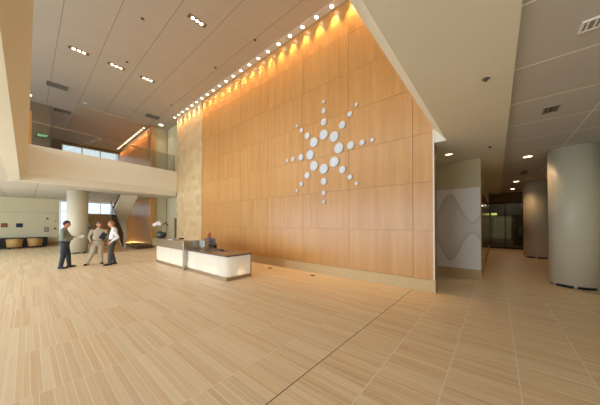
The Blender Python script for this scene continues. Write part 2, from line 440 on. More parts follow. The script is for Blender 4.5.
m = MB().box(-5.0, -.36, 8.92, 9.15, 0, ZR-.002); struct('wall_mural', m, M_BEIGEWALL)
m = MB().box(-5.0, -.345, 8.86, 9.14, 0, .27); struct('baseboard_mural', m, M_BASE)
m = MB().box(-3.2, -.37, 8.895, 8.918, .28, 2.80); tag(m.build('wave_mural', mural_mat()), 'white wall panel with grey wave shapes meeting in hourglass curves, beside the corridor', 'wall panel')
m = MB().box(-.60, -.40, 9.16, 20.68, 0, ZR-.002); struct('wall_corridor', m, M_BEIGEWALL)
M_CORR = wood_mat('polished_corridor_panel', (150,112,72), (120,84,50), rough=.12)
m = MB()
for k in range(6):
    y0 = 9.17+k*1.91; m.box(-.399, -.37, y0+.006, y0+1.904, .28, 1.5).box(-.399, -.37, y0+.006, y0+1.904, 1.51, 2.79)
struct('wall_corridor_panels', m, M_CORR)
m = MB().box(-.399, -.355, 9.16, 20.6, 0, .27); struct('baseboard_corridor', m, M_BASE)
m = MB().box(-6, -5.6, 6.85, 9.2, 0, ZR-.002); struct('wall_passage_end', m, M_BEIGEWALL)
# glass end of the corridor and dark room behind it
m = MB()
for x in (-.40, .42, 1.25, 2.07, 2.84): m.box(x, x+.05, 20.70, 20.78, 0, 3.0)
m.box(-.40, 2.89, 20.70, 20.78, 3.0, 3.08).box(-.40, 2.89, 20.70, 20.78, 2.2, 2.25).box(-.40, 2.89, 20.70, 20.78, 0, .1)
d2 = struct('door_2', m, plain('dark_metal_frame', (48,44,38), .4, .6))
for x in (-.35, .47, 1.30, 2.12): MB().box(x, x+.77, 20.73, 20.745, .1, 2.2).build('door_pane', M_DKGLASS, d2)
for x in (1.16, 1.36): MB().cyl((x, 20.66, .85), .015, .6, 8).build('door_handle', M_STEEL, d2)
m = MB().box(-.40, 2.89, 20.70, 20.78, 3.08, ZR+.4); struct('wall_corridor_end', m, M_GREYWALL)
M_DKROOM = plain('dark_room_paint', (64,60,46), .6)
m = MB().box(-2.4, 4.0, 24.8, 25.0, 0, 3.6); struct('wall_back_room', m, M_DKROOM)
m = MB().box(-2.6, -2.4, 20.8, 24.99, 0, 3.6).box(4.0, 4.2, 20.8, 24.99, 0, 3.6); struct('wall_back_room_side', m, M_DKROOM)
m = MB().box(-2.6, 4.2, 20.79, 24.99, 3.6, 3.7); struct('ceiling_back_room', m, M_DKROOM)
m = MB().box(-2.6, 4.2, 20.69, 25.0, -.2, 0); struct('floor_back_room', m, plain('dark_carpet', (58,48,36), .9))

# ------------------------------------------------------------------ columns
def column(x, y, r, z1, label):
    t = thing('round_column', (x, y, 0), label, 'column')
    MB().lathe([(r-.03,.075),(r,.075),(r,z1)], (x,y,0), 64).build('shaft', M_COLUMN, t)
    MB().cyl((x,y,0), r-.07, .075, 48).build('core', M_DARK, t)
    for k in range(6):
        a = 2*PI*k/6+.35
        MB().bbox(x+(r-.07)*math.cos(a)-.03, x+(r-.07)*math.cos(a)+.03, y+(r-.07)*math.sin(a)-.03, y+(r-.07)*math.sin(a)+.03, 0, .075, .004).build('foot', M_STEEL, t)
column(1.626, 9.63, .50, ZR+.048, 'large putty-coloured round column nearest the camera at the right edge')
column(1.535, 16.36, .50, ZR+.048, 'putty-coloured round column further down the corridor, by the dark glass doors')
column(-18.2, 1.90, .45, ZL+.028, 'cream round column under the balcony behind the three standing men')

# ------------------------------------------------------------------ lamps
def spot(parent, loc, power, size, blend=.6, col=(1,.72,.42), rad=.03, dirv=(0,0,-1)):
    l = bpy.data.lights.new('lamp_light', 'SPOT'); l.energy = power; l.spot_size = size; l.spot_blend = blend; l.color = col; l.shadow_soft_size = rad
    o = bpy.data.objects.new('lamp_light', l); COL.objects.link(o); o.parent = parent; o.location = loc
    o.rotation_euler = Vector(dirv).to_track_quat('-Z', 'Y').to_euler()
    return o
def downlight(name, label, r, group, power, size, dirv, col=(1,.72,.42), lampmat=None, drop=.01):
    t = thing(name, (0,0,0), label, 'ceiling light', group, local=True)
    MB().lathe([(r,0),(r*1.35,0),(r*1.35,-drop),(r,-drop),(r,0)], seg=20).build('trim_ring', M_WHITE, t)
    MB().lathe([(0,-.004),(r,-.004),(r,-.001),(0,-.001)], seg=20).build('lamp_disc', lampmat or M_LAMP, t)
    spot(t, (0,0,-.03), power, size, .9, col, .03, dirv)
    return t
def row(proto, pts, fmt, group):
    for i, p in enumerate(pts):
        lab = fmt(i)
        if i == 0: proto.location = p; proto['label'] = lab
        else: dup(proto, p, label=lab, group=group)
pts = [(-16.2+.61*k, 6.31, ZC-.013) for k in range(25)]
pr_ = downlight('wall_washer_lamp', '', .065, 'wall washer lamps above the wooden wall', 130, math.radians(62), (0,.22,-1), (1,.56,.20))
row(pr_, pts, lambda i: 'small round ceiling spotlight in white slot over feature wall, %s from the left' % ORD[i], 'wall washer lamps above the wooden wall')
pts = [(-26.9+.60*k, 5.52, ZC-.031) for k in range(13)]
pr_ = downlight('wall_washer_lamp', '', .07, 'lamps above the upper balcony wall', 180, math.radians(56), (0,.22,-1), (1,.56,.24))
row(pr_, pts, lambda i: 'round spotlight over the wooden wall behind the balcony, %s from its far end' % ORD[i], 'lamps above the upper balcony wall')
def single(name, p, label, r=.07, power=40, size=100, col=(1,.8,.6), mat=None):
    t = downlight(name, label, r, None, power, math.radians(size), (0,0,-1), col, mat); t.location = p; return t
single('recessed_downlight', (-18.19, 6.16, ZC-.001), 'lone round downlight beside the upper wooden wall end', .14, 60)
single('recessed_downlight', (-19.4, .05, ZC-.001), 'bright downlight near the left balcony edge above the dark wall', .1, 40)
def triple(p, label):
    t = thing('triple_downlight', p, label, 'ceiling light', 'triple lamp fittings in the atrium ceiling')
    x, y, z = p
    MB().box(x-.12, x+.12, y-.40, y+.40, z-.012, z-.001).build('housing', plain('fitting_shadow', (120,104,86), .5), t) if False else None
    MB().box(x-.40, x+.40, y-.11, y+.11, z-.012, z-.001).build('housing', M_FIT, t)
    for k in (-1,0,1):
        l = MB().cyl((x+k*.2, y, z-.022), .07, .009, 20).build('lamp', M_LAMP, t)
    spot(t, (0,0,-.06), 130, math.radians(110), .8, (1,.82,.6), .12)
    return t
M_FIT = plain('fitting_recess', (128,112,92), .5)
def triple(p, label):
    t = thing('triple_downlight', p, label, 'ceiling light', 'triple lamp fittings in the atrium ceiling')
    x, y, z = p
    MB().box(x-.10, x+.10, y-.31, y+.31, z-.010, z-.001).build('housing', M_FIT, t)
    for k in (-1,0,1): MB().cyl((x, y+k*.15, z-.020), .052, .009, 20).build('lamp', M_LAMP, t)
    spot(t, (0,0,-.06), 130, math.radians(115), .8, (1,.92,.82), .12)
    return t
for x, y, lb in ((-12.88,1.33,'three-lamp ceiling fitting nearest the balcony railing corner at left'), (-12.88,2.55,'three-lamp ceiling fitting in the middle of the row of three'),
                 (-12.9,3.76,'three-lamp ceiling fitting of the row of three nearest the wooden wall'), (-7.85,3.77,'large three-lamp ceiling fitting standing alone at the top of the picture')):
    triple((x,y,ZC-.001), lb)
for y, lb in ((9.86,'nearest glowing downlight in the corridor ceiling'), (15.37,'middle glowing downlight in the corridor ceiling, beyond the vent'), (18.6,'farthest small glowing downlight in the corridor ceiling')):
    single('recessed_downlight', (.74,y,ZR+.049), lb, .10, 55, 120, (1,.66,.36))
single('recessed_downlight', (-1.03,7.83,ZR-.001), 'small pale downlight in the passage ceiling behind the wooden wall end', .09, 3, 110, (1,.9,.75), M_LAMP_SOFT)

def vent(p, sx, sy, label, n=7, mat=None, cat='ceiling vent', back=None):
    t = thing('ceiling_vent', p, label, cat); x, y, z = p; mat = mat or M_VENT
    MB().box(x-sx/2, x+sx/2, y-sy/2, y+sy/2, z-.006, z-.001).build('backing', back or M_VENTD, t)
    m = MB(); f = .02
    m.box(x-sx/2-f, x+sx/2+f, y-sy/2-f, y-sy/2, z-.016, z-.001).box(x-sx/2-f, x+sx/2+f, y+sy/2, y+sy/2+f, z-.016, z-.001)
    m.box(x-sx/2-f, x-sx/2, y-sy/2, y+sy/2, z-.016, z-.001).box(x+sx/2, x+sx/2+f, y-sy/2, y+sy/2, z-.016, z-.001)
    m.build('frame', mat, t)
    m = MB()
    for k in range(n):
        xx = x-sx/2+sx*(k+.5)/n; m.box(xx-.008, xx+.008, y-sy/2, y+sy/2, z-.014, z-.007)
    m.build('slats', mat, t)
vent((-17.03,.98,ZC-.001), .55, .72, 'grey slatted ceiling vent at far left, the one nearer the viewer', 9)
vent((-20.6+.0,1.42,ZC-.001), .55, .72, 'grey slatted ceiling vent over the balcony, farther of the two at left', 9)
vent((-17.17,5.32,ZC-.001), .55, .72, 'dark slatted ceiling vent beside the upper wooden wall', 9)
vent((.75,3.70,ZR+.049), .11, .15, 'pale metal recessed ceiling fitting at the top right corner', 2, M_WHITE, back=M_VENT)
vent((.75,6.02,ZR+.049), .16, .30, 'small metal ceiling fitting in the middle of the right ceiling', 2, M_VENT, back=M_VENTD)
vent((.85,12.81,ZR+.049), .16, .9, 'narrow dark slot vent in the corridor ceiling', 3)
def sprinkler(p, label, r=.035, mat=None):
    x, y, z = p
    o = MB().lathe([(0,-.035),(r*.5,-.035),(r*.6,-.02),(r,-.012),(r*1.3,-.001),(0,-.001)], p, 16).build('ceiling_sensor', mat or M_VENTD)
    tag(o, label, 'ceiling sensor')
import itertools
sprinkler((-.1,4.06,ZR), 'dark round sensor in the sand-coloured soffit')
sprinkler((-.12,7.75,ZR), 'small dark ceiling sprinkler in the soffit near the wave mural')
for p, lb in (((-9.2,2.52,ZC),'dark sprinkler in atrium ceiling left of the lone three-lamp fitting'), ((-12.2,2.78,ZC),'dark sprinkler beside the middle three-lamp fitting'),
              ((-7.0,5.6,ZC),'dark sprinkler close to the light slot, rightmost of the atrium ceiling'), ((-9.6,5.45,ZC),'dark sprinkler close to the light slot, halfway along the wooden wall'),
              ((-14.6,5.5,ZC),'dark sprinkler close to the light slot above the stone section')):
    sprinkler(p, lb, .045)
sprinkler((-18.3,2.2,ZC), 'white smoke detector on the atrium ceiling over the balcony', .09, M_WHITE)

# ------------------------------------------------------------------ balcony railing
d = (V2(FB)-V2(FA)).normalized(); nrm = Vector((-d.y, d.x, 0))
rl = thing('glass_railing', tuple(V2(FA)+nrm*.2+Vector((0,0,ZU))), 'frameless glass railing with thin metal handrail along the far balcony', 'railing')
def rpt(s, q, z): p = V2(FA)+d*s+nrm*q; return Vector((p.x,p.y,z))
LEN = (V2(FB)-V2(FA)).length
for k in range(4):
    s0 = .08+k*(LEN-.2)/4; s1 = s0+(LEN-.2)/4-.012
    m = MB(); P = [rpt(s0,.19,ZU+.005),rpt(s1,.19,ZU+.005),rpt(s1,.205,ZU+.005),rpt(s0,.205,ZU+.005)]
    m.hexa(P+[p+Vector((0,0,1.03)) for p in P]); m.build('glass_panel', M_GLASS, rl)
m = MB(); m.tube([rpt(.05,.197,ZU+1.06), rpt(LEN-.12,.197,ZU+1.06)], .02); m.build('handrail', M_BRONZE, rl)
m = MB(); P = [rpt(LEN-.12,.18,ZU),rpt(LEN-.09,.18,ZU),rpt(LEN-.09,.22,ZU),rpt(LEN-.12,.22,ZU)]
m.hexa(P+[p+Vector((0,0,1.07)) for p in P]); m.build('end_post', M_BRONZE, rl)
m = MB(); P = [rpt(.02,.05,ZU+.002),rpt(.10,.05,ZU+.002),rpt(.10,.13,ZU+.002),rpt(.02,.13,ZU+.002)]
m.hexa(P+[p+Vector((0,0,1.45)) for p in P]); tag(m.build('corner_post', M_WOOD), 'copper-coloured post at the left corner of the balcony railing', 'post')
# exit sign upstairs
ex = thing('exit_sign', (-20.29,.55,6.7), 'green lit exit sign on the dark upper wall behind the railing', 'exit sign')
MB().bbox(-20.297, -20.24, .33, .85, 6.7, 6.95, .01).build('housing', M_DARK, ex)
MB().box(-20.24, -20.235, .35, .83, 6.72, 6.93).build('sign_face', emit('exit_green', (40,110,60), .35), ex)
def text(body, size, loc, rot, mat, parent, name, ext=.002):
    c = bpy.data.curves.new(name, 'FONT'); c.body = body; c.size = size; c.align_x = 'CENTER'; c.extrude = ext
    tmp = bpy.data.objects.new('tmp', c); COL.objects.link(tmp); dg = bpy.context.evaluated_depsgraph_get()
    me = bpy.data.meshes.new_from_object(tmp.evaluated_get(dg)); COL.objects.unlink(tmp); bpy.data.objects.remove(tmp)
    me.name = name; me.materials.clear(); me.materials.append(mat)
    o = bpy.data.objects.new(name, me); COL.objects.link(o); o.rotation_euler = rot
    if parent: o.parent = parent; o.location = Vector(loc)-ORG[parent.name]
    else: o.location = loc
    ORG[o.name] = Vector(loc)
    return o
text('EXIT', .19, (-20.232,.59,6.76), (PI/2,0,PI/2), emit('exit_letters', (190,240,200), 1.0), ex, 'letters')

# ------------------------------------------------------------------ emblem of discs on the feature wall
em = thing('wall_emblem', (-4.41,6.47,4.09), 'starburst emblem of white discs in eight rays on the wooden wall', 'emblem')
M_DISC = plain('white_disc', (206,211,217), .4, 0, .5, .01)
for ray in range(8):
    a = ray*PI/4
    for rr, dia in ((.58,.335),(1.0,.235),(1.38,.165),(1.69,.115)):
        cx = -4.41+rr*math.sin(a); cz = 4.10+rr*math.cos(a); r = dia/2
        MB().lathe([(r*.5,0),(r*.5,-.02),(r-.004,-.02),(r,-.024),(r,-.036),(r-.004,-.04),(0,-.04)], (cx,6.469,cz), 36, axis='y').build('disc', M_DISC, em)

# ------------------------------------------------------------------ reception desk
def lit_panel_mat():
    t = NT('lit_acrylic', .4); n = t.n
    tl = n.new('ShaderNodeBsdfTranslucent'); tl.inputs[0].default_value = (.95,.9,.8,1)
    df = n.new('ShaderNodeBsdfDiffuse'); df.inputs[0].default_value = (.86,.84,.80,1)
    em_ = n.new('ShaderNodeEmission'); em_.inputs[0].default_value = (1,.93,.82,1); em_.inputs[1].default_value = .10
    mx = n.new('ShaderNodeMixShader'); mx.inputs[0].default_value = .4
    t.link(tl.outputs[0], mx.inputs[1]); t.link(df.outputs[0], mx.inputs[2])
    ad = n.new('ShaderNodeAddShader'); t.link(mx.outputs[0], ad.inputs[0]); t.link(em_.outputs[0], ad.inputs[1])
    t.link(ad.outputs[0], t.out.inputs[0]); return t.m
M_LIT = lit_panel_mat()
def ptlight(parent, loc, power, col=(1,.82,.55), r=.05):
    l = bpy.data.lights.new('tube_light', 'POINT'); l.energy = power; l.color = col; l.shadow_soft_size = r
    o = bpy.data.objects.new('tube_light', l); COL.objects.link(o); o.parent = parent; o.location = Vector(loc)-ORG[parent.name]
X0, X1, Y0, Y1 = -8.58, -6.02, 3.79, 4.70
ds = thing('reception_desk', ((X0+X1)/2,(Y0+Y1)/2,0), 'low reception desk section with glowing white front and dark counter top', 'reception desk')
m = MB(); m.bbox(X0, X1, Y0, Y1, .0, .10, .005); m.build('plinth', M_BRONZE, ds)
# glowing panels: front in two, side
for a, b in ((X0+.03,-7.92),(-7.91,X1-.18)): MB().box(a, b-.004, Y0+.02, Y0+.035, .10, .70).build('front_panel', M_LIT, ds)
m = MB()
arc = [(X1-.18+.16*math.sin(k*PI/16), Y0+.18-.16*math.cos(k*PI/16)) for k in range(9)]
arc2 = [(X1-.18+.145*math.sin(k*PI/16), Y0+.18-.145*math.cos(k*PI/16)) for k in range(9)]
m.prism(arc+arc2[::-1], 'z', .10, .70); m.build('corner_panel', M_LIT, ds)
MB().box(X1-.035, X1-.02, Y0+.184, Y1-.03, .10, .70).build('side_panel', M_LIT, ds)
MB().bbox(X0, X1, Y0, Y1, .70, .75, .006).build('countertop', M_GRANITE, ds)
MB().box(X1-.045, X1-.005, Y1-.03, Y1, .10, .70).build('corner_trim', M_BRONZE, ds)
MB().box(X0+.03, X1-.05, Y0+.38, Y0+.40, .10, .70).build('inner_panel', M_WHITE, ds)
for x in (-8.2,-7.3,-6.7): ptlight(ds, (x, Y0+.19, .17), 1.5)
ptlight(ds, (X1-.16, Y0+.55, .17), 1.2)
A0, A1 = -11.75, -8.66
cs = thing('reception_counter', ((A0+A1)/2, 4.1, 0), 'tall reception counter section with steel band and glowing front, carrying the orchid', 'reception counter')
MB().bbox(A0+.2, A1, 3.74, 4.5, 0, .09, .005).build('plinth', M_BRONZE, cs)
for k in range(2):
    a = A0+.22+k*1.435; MB().box(a, a+1.43, 3.76, 3.775, .09, .72).build('front_panel', M_LIT, cs)
MB().box(A0+.2, A0+.215, 3.79, 4.5, .09, .72).build('side_panel', M_LIT, cs)
MB().box(A0+.22, A1-.02, 4.14, 4.16, .09, .72).build('inner_panel', M_WHITE, cs)
MB().bbox(A0, A1, 3.66, 4.10, .72, 1.04, .008).build('counter_band', M_BRONZE, cs)
MB().box(A0+.25, A1, 4.17, 4.65, .66, .72).build('work_surface', M_GRANITE, cs)
for x in (-11.2,-10.4,-9.6,-9.0): ptlight(cs, (x, 3.95, .16), 1.5)
pd = MB().bbox(-8.655, -8.585, 3.66, 4.62, 0, 1.06, .006).build('divider_panel', M_STEEL)
tag(pd, 'upright steel divider panel between the tall counter and the low desk', 'divider')

# orchid in a dark bowl
orch = thing('potted_orchid', (-11.38,3.90,1.04), 'white orchid in a dark round pot on the tall counter', 'potted orchid')
px, py = -11.38, 3.90
MB().lathe([(0,1.042),(.12,1.042),(.15,1.06),(.19,1.16),(.20,1.29),(.185,1.30),(.17,1.26),(0,1.26)], (px,py,0), 32).build('pot', plain('dark_pot', (70,74,70), .3), orch)
M_LEAF = plain('orchid_leaf', (70,110,40), .45, 0, .4, .25, 20); M_PETAL = plain('orchid_petal', (240,232,226), .5, 0, .3, .05, 20); M_STEM = plain('orchid_stem', (80,90,44), .6)
def leaf(m, c, yaw, L, W, up, droop):
    n = 8; V = []
    for i in range(n+1):
        t = i/n; s = t*L; h = up*t-droop*t*t; wd = W*math.sin(PI*min(1, t*.92+.06))**.7
        cx, cy, cz = c[0]+s*math.cos(yaw), c[1]+s*math.sin(yaw), c[2]+h
        px_, py_ = -math.sin(yaw)*wd/2, math.cos(yaw)*wd/2
        V.append([m.bm.verts.new((cx+px_, cy+py_, cz+.25*wd)), m.bm.verts.new((cx,cy,cz)), m.bm.verts.new((cx-px_, cy-py_, cz+.25*wd)), m.bm.verts.new((cx,cy,cz-.006))])
    for A, B in zip(V, V[1:]):
        for i in range(4): 
            f = m._f([A[i], A[(i+1)%4], B[(i+1)%4], B[i]])
            if f: f.smooth = True
for i in range(11):
    m = MB(); leaf(m, (px,py,1.25), i*2.4, random.uniform(.18,.28), .07, random.uniform(.12,.26), random.uniform(.12,.28)); m.build('leaf', M_LEAF, orch)
fl = []
for s_, (ax, ay) in enumerate(((-.16,-.12),(.12,.10))):
    P = [Vector((px,py,1.25)), Vector((px+.02*s_,py,1.5)), Vector((px+ax*.4,py+ay*.4,1.66)), Vector((px+ax,py+ay,1.70)), Vector((px+ax*1.7,py+ay*1.7,1.62))]
    MB().tube(P, .006, 6).build('stem', M_STEM, orch); fl += [(P[2], s_), (P[3], s_), (P[4], s_), ((P[3]+P[4])/2, s_), (P[3]+Vector((0,.05,.03)), s_)]
for c, s_ in fl:
    m = MB(); yaw0 = random.uniform(0, 6)
    rx = .05 if s_ == 0 else .028
    for k in range(5):
        a = yaw0+k*2*PI/5; M_ = Matrix.Rotation(-.6, 4, 'Z') @ Matrix.Rotation(a, 4, 'X')
        m.ell(c + (Matrix.Rotation(-.6,4,'Z') @ Vector((0, math.cos(a), math.sin(a))))*rx*.8, (.01, rx*.8, rx*.62), 10, 6, M_)
    m.ell(c+Vector((.01,-.01,0)), (.014,.014,.014), 8, 6)
    m.build('flower', M_PETAL if s_ == 0 else plain('orchid_bud', (110,84,60), .6), orch)

# things on the counters
def paper(x, y, z, rz, label, n=1, mat=None):
    m = MB(); ca, sa = math.cos(rz), math.sin(rz)
    for k in range(n):
        a = rz+(k%3-1)*.08; ca, sa = math.cos(a), math.sin(a); P = []
        for u, v in ((-.105,-.148),(.105,-.148),(.105,.148),(-.105,.148)): P.append((x+u*ca-v*sa, y+u*sa+v*ca))
        m.hexa([(p[0],p[1],z+k*.004) for p in P]+[(p[0],p[1],z+.0036+k*.004) for p in P])
    return tag(m.build('paper_stack' if n > 1 else 'paper_sheet', mat or M_PAPER), label, 'papers')
paper(-9.95, 3.86, 1.041, .3, 'white paper stack on the tall counter, left one', 6)
paper(-9.35, 3.90, 1.041, 1.2, 'pinkish papers on the tall counter nearest the steel divider', 5, plain('pink_paper', (222,186,170), .7))
bx = MB().bbox(-9.72, -9.50, 3.95, 4.07, 1.041, 1.115, .012).build('card_holder', M_DARK); tag(bx, 'small black card holder on the tall counter between the papers', 'card holder')
ph = thing('desk_phone', (-8.85,4.45,.72), 'black desk telephone on the work surface behind the tall counter', 'telephone')
MB().prism([(4.30,.722),(4.55,.722),(4.55,.83),(4.30,.75)], 'x', -9.02, -8.80).build('phone_body', M_DARK, ph)
MB().tube([(-9.07,4.34,.79),(-9.07,4.40,.83),(-9.07,4.50,.85),(-9.07,4.54,.84)], .022).build('handset', M_DARK, ph)
mo = thing('monitor', (-8.30,4.22,.75), 'small pale monitor turned sideways on the low desk beside the steel divider', 'monitor')
MB().bbox(-8.42, -8.18, 4.12, 4.32, .751, .765, .006).build('stand_base', M_STEEL, mo)
MB().bbox(-8.325, -8.275, 4.20, 4.24, .765, .86, .006).build('stand_neck', M_STEEL, mo)
MB().bbox(-8.50, -8.10, 4.205, 4.235, .82, 1.06, .008).build('housing', plain('monitor_grey', (168,172,170), .4), mo)
MB().box(-8.48, -8.12, 4.2355, 4.238, .84, 1.04).build('screen', M_DARK, mo)
kb = MB().bbox(-7.75, -7.32, 4.38, 4.52, .751, .772, .006).build('keyboard', M_DARK); tag(kb, 'dark keyboard on the low desk in front of the receptionist', 'keyboard')
paper(-7.0, 4.3, .751, .5, 'purple leaflet lying on the low desk top', 1, plain('violet_paper', (120,96,150), .5))
for x, y, lb in ((-6.56,5.98,'round brass floor outlet near the wall, left one by the reception desk'), (-4.58,6.04,'round brass floor outlet near the wall, below the emblem')):
    t = thing('floor_outlet', (x,y,0), lb, 'floor outlet')
    MB().lathe([(0,.001),(.10,.001),(.10,.006),(.092,.009),(0,.009)], (x,y,0), 28).build('ring', M_BRONZE, t)
    MB().lathe([(0,.0095),(.06,.0095),(.058,.014),(0,.014)], (x,y,0), 24).build('cover', M_VENTD, t)

# ------------------------------------------------------------------ stair behind the men
st = thing('staircase', (-18.6,3.2,0), 'cream staircase with glass balustrades rising to the balcony behind the men', 'staircase')
NST = 13; SX0 = -17.1; RUN = .27; RISE = 2.3/NST
m = MB()
for k in range(NST):
    xa = SX0-k*RUN; m.box(xa-RUN, xa, 2.45, 3.75, .0 if k < 1 else (k-1)*RISE*.98, (k+1)*RISE)
m.build('steps', M_WP, st)
xl = SX0-NST*RUN
MB().box(xl-1.5, xl, 2.45, 4.76, 2.1, 2.3).build('landing', M_CREAM, st)
m = MB()
m.prism([(xl,2.3),(xl,2.08),(xl+.1,2.06),(-18.6,ZL+.4-.02),(-18.1,ZL+.5)][:0] or [(xl-.05,2.30),(xl-.05,2.02),(xl+.1,2.02),(-18.05,ZL+.01),(-18.4,ZL+.01)], 'y', 3.86, 4.76)
m.build('upper_flight', M_CREAM, st)
MB().box(xl+.02, xl+.12, 3.95, 4.72, 0, 2.05).build('support_wall', M_CREAM, st)
def balus(y, xa, za, xb, zb, h=.95):
    m = MB(); m.hexa([(xa,y-.006,za),(xb,y-.006,zb),(xb,y+.006,zb),(xa,y+.006,za),(xa,y-.006,za+h),(xb,y-.006,zb+h),(xb,y+.006,zb+h),(xa,y+.006,za+h)])
    g = m.build('balustrade_glass', M_GLASS, st)
    MB().tube([(xa,y,za+h),(xb,y,zb+h)], .022).build('handrail', M_VENTD, g)
balus(2.42, SX0+.05, .05, xl, 2.35); balus(3.80, SX0+.05, .05, xl, 2.35)
balus(3.98, xl, 2.35, -19.3, ZL-.02, .0001) if False else None
MB().tube([(xl,3.82,2.35),(-18.2,3.82,ZL-.02)], .035).build('stringer', M_VENTD, st)
MB().box(SX0+.02, SX0+.07, 3.78, 3.83, 0, 1.05).build('newel_post', M_STEEL, st)
MB().box(SX0+.02, SX0+.07, 2.39, 2.44, 0, 1.05).build('newel_post', M_STEEL, st)
pl = MB().bbox(-20.8, -17.9, 4.75, 5.60, 0, .22, .02).build('low_bench', plain('dark_bench_wood', (84,58,36), .4)); tag(pl, 'long dark low bench at the foot of the wooden back wall', 'bench')
lt = thing('wall_base_light', (-22.7,5.6,0), 'warm glowing light strip along the foot of the wooden back wall', 'light strip')
MB().bbox(-24.6, -20.9, 5.55, 5.68, 0, .05, .004).build('channel', M_BRONZE, lt)
MB().box(-24.55, -20.95, 5.58, 5.66, .052, .06).build('light_tube', emit('strip_glow', (255,204,100), 3.5), lt)
for x in (-24,-23,-22,-21.2): ptlight(lt, (x,5.58,.12), 3.5, (1,.72,.3))

# ------------------------------------------------------------------ seating corner at far left
cab = thing('low_cabinet', (-25.3,-3.2,0), 'long black low cabinet along the beige wall behind the armchairs', 'cabinet')
MB().bbox(-25.65, -25.02, -7.5, 1.03, .08, .70, .01).build('body', M_BLACKCAB, cab)
MB().box(-25.62, -25.10, -7.4, .95, 0, .08).build('plinth', M_DARK, cab)
for k in range(7): MB().box(-25.018, -25.005, -7.45+k*1.21, -6.26+k*1.21, .11, .67).build('door', M_BLACKCAB, cab)
def armchair(p, rz, label):
    t = thing('barrel_armchair', p, label, 'armchair', 'wicker armchairs by the black cabinet', local=True)
    m = MB(); R, H = .36, .68
    n = 20; A = []
    for i in range(n+1):
        a = math.radians(-140+280*i/n) - PI/2   # open towards +y
        hh = .52+.16*math.cos((i/n-.5)*PI)
        co, si = math.cos(a), math.sin(a)
        k = .92
        A.append([(R*k*co, R*k*si, .12), (R*1.04*co, R*1.04*si, hh), (R*.88*co, R*.88*si, hh), (R*.80*co, R*.80*si, .12)])
    V = [[m.bm.verts.new(q) for q in r] for r in A]
    for a, b in zip(V, V[1:]):
        for i in range(4): m._f([a[i], a[(i+1)%4], b[(i+1)%4], b[i]])
    m._f(V[0][::-1]); m._f(V[-1])
    m.build('shell', M_WICKER, t, smooth=True)
    MB().lathe([(0,.12),(.27,.12),(.29,.16),(.29,.36),(.26,.41),(0,.42)], (0,.02,0), 28).build('seat_cushion', plain('chair_cushion', (170,140,96), .8), t)
    for sx in (-1,1):
        for sy in (-1,1): MB().cone((sx*.2,sy*.2,0), (sx*.19,sy*.19,.13), .018, .025).build('leg', M_DARK, t)
    t.location = p; t.rotation_euler = (0,0,rz); return t
ac = armchair((-24.35,-.48,0), PI/2+.1, 'tan wicker barrel armchair at far left before the black cabinet')
dup(ac, (-24.55,.42,0), PI/2-.35, 'tan wicker barrel armchair nearer the white column, right of the pair')
dup(ac, (-24.2,-1.6,0), PI/2+.2, 'tan wicker barrel armchair cut by the left edge of the photo')
def plaque(y0, y1, z0, z1, rgb, label, name='wall_picture', cat='picture'):
    t = thing(name, (-25.69,(y0+y1)/2,z0), label, cat)
    MB().bbox(-25.698, -25.67, y0, y1, z0, z1, .005).build('frame', M_DARK, t)
    MB().box(-25.668, -25.664, y0+.02, y1-.02, z0+.02, z1-.02).build('picture', plain('print_'+name, rgb, .5, 0, .3, .35, 14), t)
plaque(-1.10,-.82,1.42,1.70,(150,76,38),'small orange-brown picture on the beige wall at far left')
plaque(-.45,-.15,1.41,1.69,(34,44,70),'small dark blue picture on the beige wall, right of the orange one')
plaque(.88,1.10,1.05,1.42,(150,146,130),'grey framed notice panel on the beige wall above the cabinet end','notice_panel','notice')
def wallbox(y, z, w_, h, rgb, label, name, cat):
    t = thing(name, (-25.69,y,z-h/2), label, cat)
    MB().bbox(-25.698, -25.65, y-w_/2, y+w_/2, z-h/2, z+h/2, .008).build('body', plain('box_'+name, rgb, .5), t)
    MB().bbox(-25.649, -25.635, y-w_/5, y+w_/5, z-h/5, z+h/5, .004).build('button', M_DARK, t)
wallbox(1.03,2.04,.11,.13,(170,70,54),'small red wall alarm, upper left of the four wall boxes','fire_alarm','alarm')
wallbox(1.42,2.04,.13,.15,(226,214,206),'small white and red wall strobe near the window','alarm_strobe','alarm')
wallbox(1.42,1.86,.07,.07,(120,112,96),'tiny grey wall sensor below the white strobe','wall_sensor','sensor')
wallbox(1.43,1.30,.12,.13,(170,40,30),'red fire pull box on the beige wall beside the window','pull_box','alarm')
sw = MB().bbox(-17.98, -17.90, 6.83, 6.838, 1.28, 1.45, .003).build('light_switch', M_STEEL); tag(sw, 'small grey switch plate left of the dark doorway', 'switch')

# ------------------------------------------------------------------ dark room beyond the glass doors
es = thing('exit_sign', (-.02,24.7,2.15), 'dim lit sign box in the dark room beyond the glass doors', 'lit sign')
MB().bbox(-.35, .05, 24.70, 24.79, 2.25, 2.55, .01).build('housing', M_DARK, es)
MB().box(-.33, .03, 24.692, 24.699, 2.27, 2.53).build('sign_face', emit('sign_pale_green', (190,200,110), .9), es)
pf = thing('framed_picture', (.35,24.7,.5), 'large framed picture in the dark room beyond the glass doors', 'picture')
m = MB().box(-.15,1.1,24.74,24.79,.5,.58).box(-.15,1.1,24.74,24.79,2.02,2.1).box(-.15,-.07,24.74,24.79,.58,2.02).box(1.02,1.1,24.74,24.79,.58,2.02); m.build('frame', M_BRONZE, pf)
MB().box(-.07,1.02,24.76,24.78,.58,2.02).build('print', plain('dim_print', (126,116,84), .3, 0, .5, .6, 5), pf)
cr_ = thing('waiting_chair', (1.75,23.6,0), 'pale chair in the dark room beyond the glass doors', 'chair')
MB().bbox(1.5,2.0,23.4,23.9,.38,.48,.03).build('seat', M_WHITE, cr_); MB().bbox(1.5,2.0,23.86,23.94,.48,1.0,.03).build('backrest', M_WHITE, cr_)
